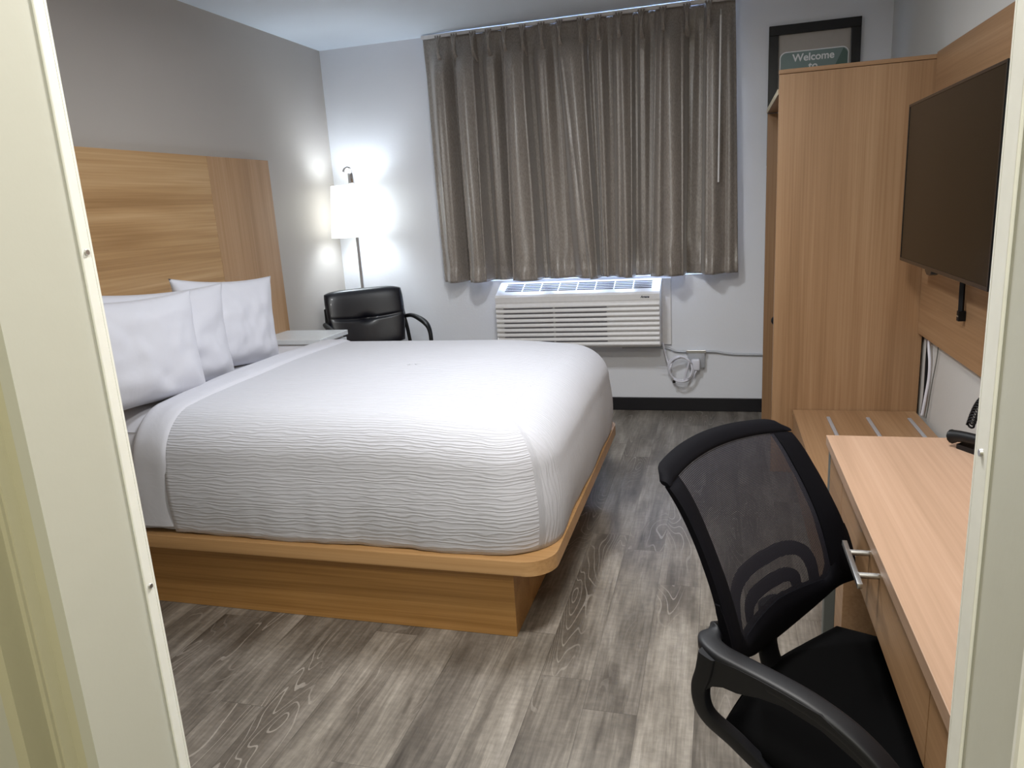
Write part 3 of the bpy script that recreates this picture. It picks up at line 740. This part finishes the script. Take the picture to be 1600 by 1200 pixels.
# ------------------------------------------------------------ telephone
ph = thing('telephone', 'black desk telephone at the far right corner of the desk', 'telephone', (.69, 1.87, dz))
MP = Matrix.Translation((.693, 1.873, dz)) @ Matrix.Rotation(R(30), 4, 'Z')
b = BM(); t = bmesh.new(); prism(t, [(-.11, .0), (.11, .0), (.11, .045), (-.11, .012)], -.09, .10, 'y', .006, 3); merge(b, t)
obj('body', place(b, MP), 'black', ph, smooth=True, angle=30)
b = BM(); pts = smoothpath([(-.105, -.105, .024), (-.105, -.08, .031), (-.105, -.03, .036), (-.105, .04, .036), (-.105, .09, .031), (-.105, .115, .024)], 6)
tube(b, pts, lambda t: .0125+.005*abs(2*t-1)**3, 12); b.transform(Matrix.Identity(4)); obj('handset', place(b, MP), 'black', ph, smooth=True, angle=60)
b = BM()
for r in range(4):
    for c in range(3): box(b, .0+c*.026, .018+c*.026, -.05+r*.03, -.03+r*.03, .042+c*.004, .047+c*.004, .002)
obj('keypad', place(b, MP), 'black_arm', ph)
b = BM(); pts = []
for k in range(260):
    t = k/259; a = t*2*pi*26; c0 = Vector((-.07+.16*t, .10+.03*sin(t*pi), .05+.055*sin(t*pi*.9)))
    pts.append(c0+Vector((0, .010*cos(a), .010*sin(a))))
tube(b, pts, .0026, 5); obj('coiled_cord', place(b, MP), 'black', ph, smooth=True)

# ------------------------------------------------------------ office chair; frame: origin A, lateral w, forward d
A0 = Vector((-.106, 1.278, 0)); wv = Vector((.554, .8325, 0)); dv = Vector((.8325, -.554, 0))
cen = A0+wv*.205
def ch(u, d, z): return cen+wv*u+dv*d+Vector((0, 0, z))
oc = thing('office_chair', 'black mesh-back swivel office chair pulled up to the desk', 'office chair', tuple(ch(0, .345, 0)))
DP = [(.52, .150), (.57, .168), (.62, .160), (.66, .148), (.72, .127), (.79, .092), (.855, .050), (.905, 0), (.95, -.05)]
def D(z):
    if z <= DP[0][0]: return DP[0][1]+(z-.52)*.5
    for (a, p), (c, q) in zip(DP, DP[1:]):
        if z <= c: t = (z-a)/(c-a); return p+(q-p)*t
    return DP[-1][1]
def Dsm(z): return sum(D(z+e) for e in (-.02, -.01, 0, .01, .02))/5
def Sb(u, z, off=0):
    q = 1-(u/.21)**2
    return ch(u, Dsm(z)-.038*q+off, z+.016*q*sst(.75, .9, z))
def ruled(bm, P, Q, k=6, off=0, th=.016):
    """solid strip between two polylines P,Q given in (u,z)"""
    fr, bk = [], []
    for p, q in zip(P, Q):
        fr.append([]); bk.append([])
        for i in range(k+1):
            t = i/k; u, z = p[0]+(q[0]-p[0])*t, p[1]+(q[1]-p[1])*t
            e = (1-abs(2*t-1)**4*.45)*(1-.5*abs(2*len(fr)/(len(P)+1)-1)**10)
            fr[-1].append(bm.verts.new(Sb(u, z, off+th/2*e))); bk[-1].append(bm.verts.new(Sb(u, z, off-th/2*e)))
    n = len(P)
    for i in range(n-1):
        for j in range(k):
            bm.faces.new((fr[i][j], fr[i+1][j], fr[i+1][j+1], fr[i][j+1])); bm.faces.new((bk[i][j], bk[i][j+1], bk[i+1][j+1], bk[i+1][j]))
        for j in (0, k): bm.faces.new((fr[i][j], fr[i+1][j], bk[i+1][j], bk[i][j]))
    for i in (0, n-1):
        for j in range(k): bm.faces.new((fr[i][j], fr[i][j+1], bk[i][j+1], bk[i][j]))
def zbot(u): a = abs(u); return .505+.072*sst(.02, .2, a)+.003*sst(.1, .2, a)
HW = .211
def hw(z): return HW+.016*sst(.86, .62, z)
bk = BM()
zs_ = [.60+(.879-.60)*i/30 for i in range(31)]
for s in (-1, 1):
    ruled(bk, [(s*hw(z), z) for z in zs_], [(s*(hw(z)-.047-.014*(1-sst(.6, .8, z))), z) for z in zs_], 6, 0, .026)
us = [-.2+.4*i/40 for i in range(41)]
def ztop(u): return .903-.014*sst(.185, .211, abs(u))
us2 = [-HW+2*HW*i/40 for i in range(41)]
ruled(bk, [(u, ztop(u)) for u in us2], [(u, .881) for u in us2], 5, 0, .026)
def zup(u): a = abs(u); return .60+.012*(1-a/.2)+.10*sst(.15, .205, a)
us3 = [u*(HW+.016)/HW for u in us2]
ruled(bk, [(u, zbot(u)) for u in us3], [(u, zup(u)) for u in us3], 8, 0, .024)
back_ = obj('back_frame', bk, 'black_frame', oc, smooth=True, angle=50)
lb = BM()
def arch(hwid, z1, wd):
    P, Q = [], []
    for i in range(41):
        a = pi*i/40; ca, sa = cos(a), sin(a)
        f = lambda h, z: (h*math.copysign(abs(ca)**.55, ca), .60+(z-.60)*abs(sa)**.6)
        P.append(f(hwid, z1)); Q.append(f(hwid-wd, z1-wd))
    return P, Q
for hwid, z1 in ((.150, .695), (.098, .648)):
    P, Q = arch(hwid, z1, .024); ruled(lb, P, Q, 4, -.012, .012)
obj('lumbar_support', lb, 'black_frame', back_, smooth=True, angle=50)
nb = BM(); dat = []
def net(u, v):
    z = .585+(.893-.585)*v; uu = (2*u-1)*(hw(z)-.008); dat.append((uu, z, 0)); return Sb(uu, z, .004)
grid(nb, net, 40, 40); obj('mesh_back', nb, 'netting', oc, smooth=True, rip=lambda i, co: dat[i])
# spine down to the seat
b = BM(); pts = smoothpath([ch(0, .105, .60), ch(0, .112, .54), ch(0, .108, .50), ch(0, .125, .455), ch(0, .17, .428), ch(0, .30, .42)], 7)
tube(b, pts, 1, sec=[(.012*cos(2*pi*k/16), .030*sin(2*pi*k/16)) for k in range(16)], upv=dv+Vector((0, 0, .01))); obj('spine', b, 'black', oc, smooth=True, angle=60)
# seat
b = BM(); N = 40
def seat(sg, f=1):
    def g(u, v):
        a, c = 2*u-1, 2*v-1
        # squircle mapping
        r = max(abs(a), abs(c)); L = math.hypot(a, c) or 1; k = r/L
        aa, cc = a*(1-.30*(1-k)*1.6*r), c*(1-.30*(1-k)*1.6*r)
        e = max(0, 1-r**5)
        z = .455+sg*.036*e**.5-(.02*sst(.5, 1, c) if sg > 0 else 0)-.006*(1-a*a)*(sg > 0)
        return ch(aa*.245, .345+cc*.235, z)
    return g
grid(b, seat(1), N, N); grid(b, seat(-1), N, N); bmesh.ops.remove_doubles(b, verts=b.verts, dist=.0008)
obj('seat', b, 'black_fabric', oc, smooth=True)
# loop arms
def arm(s):
    b = BM(); L = .272
    top = smoothpath([ch(s*(L-.075), .135, .632), ch(s*(L-.045), .132, .640), ch(s*(L-.014), .148, .643), ch(s*(L-.001), .178, .642), ch(s*L, .215, .640), ch(s*L, .28, .637), ch(s*L, .34, .630), ch(s*L, .40, .612), ch(s*L, .45, .580), ch(s*(L-.004), .48, .535), ch(s*(L-.012), .47, .480), ch(s*(L-.03), .43, .430), ch(s*(L-.06), .38, .412)], 7)
    def sq(wd, h): return [(wd*math.copysign(abs(cos(t))**.5, cos(t)), h*math.copysign(abs(sin(t))**.5, sin(t))) for t in [2*pi*k/20 for k in range(20)]]
    tube(b, top, 1, sec=sq(.0195, .0115), upv=wv)
    # side web under the pad, and rear loop
    web = smoothpath([ch(s*(L+.012), .165, .645), ch(s*(L+.012), .158, .61), ch(s*(L+.010), .147, .575), ch(s*(L+.006), .147, .540), ch(s*(L-.002), .158, .512), ch(s*(L-.02), .19, .480), ch(s*(L-.05), .25, .425), ch(s*(L-.09), .31, .412)], 7)
    tube(b, web, lambda t: 1+.15*math.exp(-(t/.22)**2), sec=sq(.0115, .0145), upv=wv)
    fr = [(.160, .642, .575), (.175, .642, .590), (.195, .644, .598), (.22, .646, .600), (.26, .645, .612), (.30, .642, .618), (.36, .636, .610), (.42, .605, .585), (.455, .575, .56)]
    A_ = [ch(s*(L+.020), d, z1) for d, z1, z0 in fr]; B_ = [ch(s*(L+.018), d, z0) for d, z1, z0 in fr]
    C_ = [ch(s*(L+.004), d, z1) for d, z1, z0 in fr]; D_ = [ch(s*(L+.006), d, z0) for d, z1, z0 in fr]
    rows = [[b.verts.new(q) for q in r] for r in (A_, B_, D_, C_)]
    for i in range(len(fr)-1):
        for j in range(4): p, q = rows[j], rows[(j+1) % 4]; b.faces.new((p[i], p[i+1], q[i+1], q[i]))
    b.faces.new([r[0] for r in rows]); b.faces.new([r[-1] for r in rows])
    obj('armrest', b, 'black_arm', oc, smooth=True, angle=55)
arm(-1)
# base
b = BM(); cyl(b, ch(0, .345, .12), ch(0, .345, .28), .028); cyl(b, ch(0, .345, .26), ch(0, .345, .42), .016); obj('gas_lift', b, 'black', oc, smooth=True, angle=40)
b = BM(); c0 = ch(0, .345, 0); box(b, c0.x-.11, c0.x+.11, c0.y-.11, c0.y+.11, .395, .42, .006); obj('seat_plate', b, 'black', oc)
sb = BM(); cyl(sb, ch(0, .345, .075), ch(0, .345, .125), .045, .035)
for k in range(5):
    a = R(72*k+200); e = Vector((cos(a), sin(a), 0))
    tube(sb, [c0+e*.03+Vector((0, 0, .10)), c0+e*.15+Vector((0, 0, .088)), c0+e*.29+Vector((0, 0, .070))], lambda t: 1-.35*t, sec=[(.012, .022), (-.012, .022), (-.012, -.022), (.012, -.022)], upv=(0, 0, 1))
star = obj('star_base', sb, 'black', oc)
for k in range(5):
    a = R(72*k+200); e = Vector((cos(a), sin(a), 0)); f_ = Vector((-sin(a), cos(a), 0)); p = c0+e*.285
    b = BM()
    for q in (-1, 1): cyl(b, p+f_*(q*.008)+Vector((0, 0, .026)), p+f_*(q*.024)+Vector((0, 0, .026)), .026, seg=18)
    cyl(b, p+Vector((0, 0, .03)), p+Vector((0, 0, .07)), .007); obj('caster', b, 'black', star, smooth=True, angle=40)
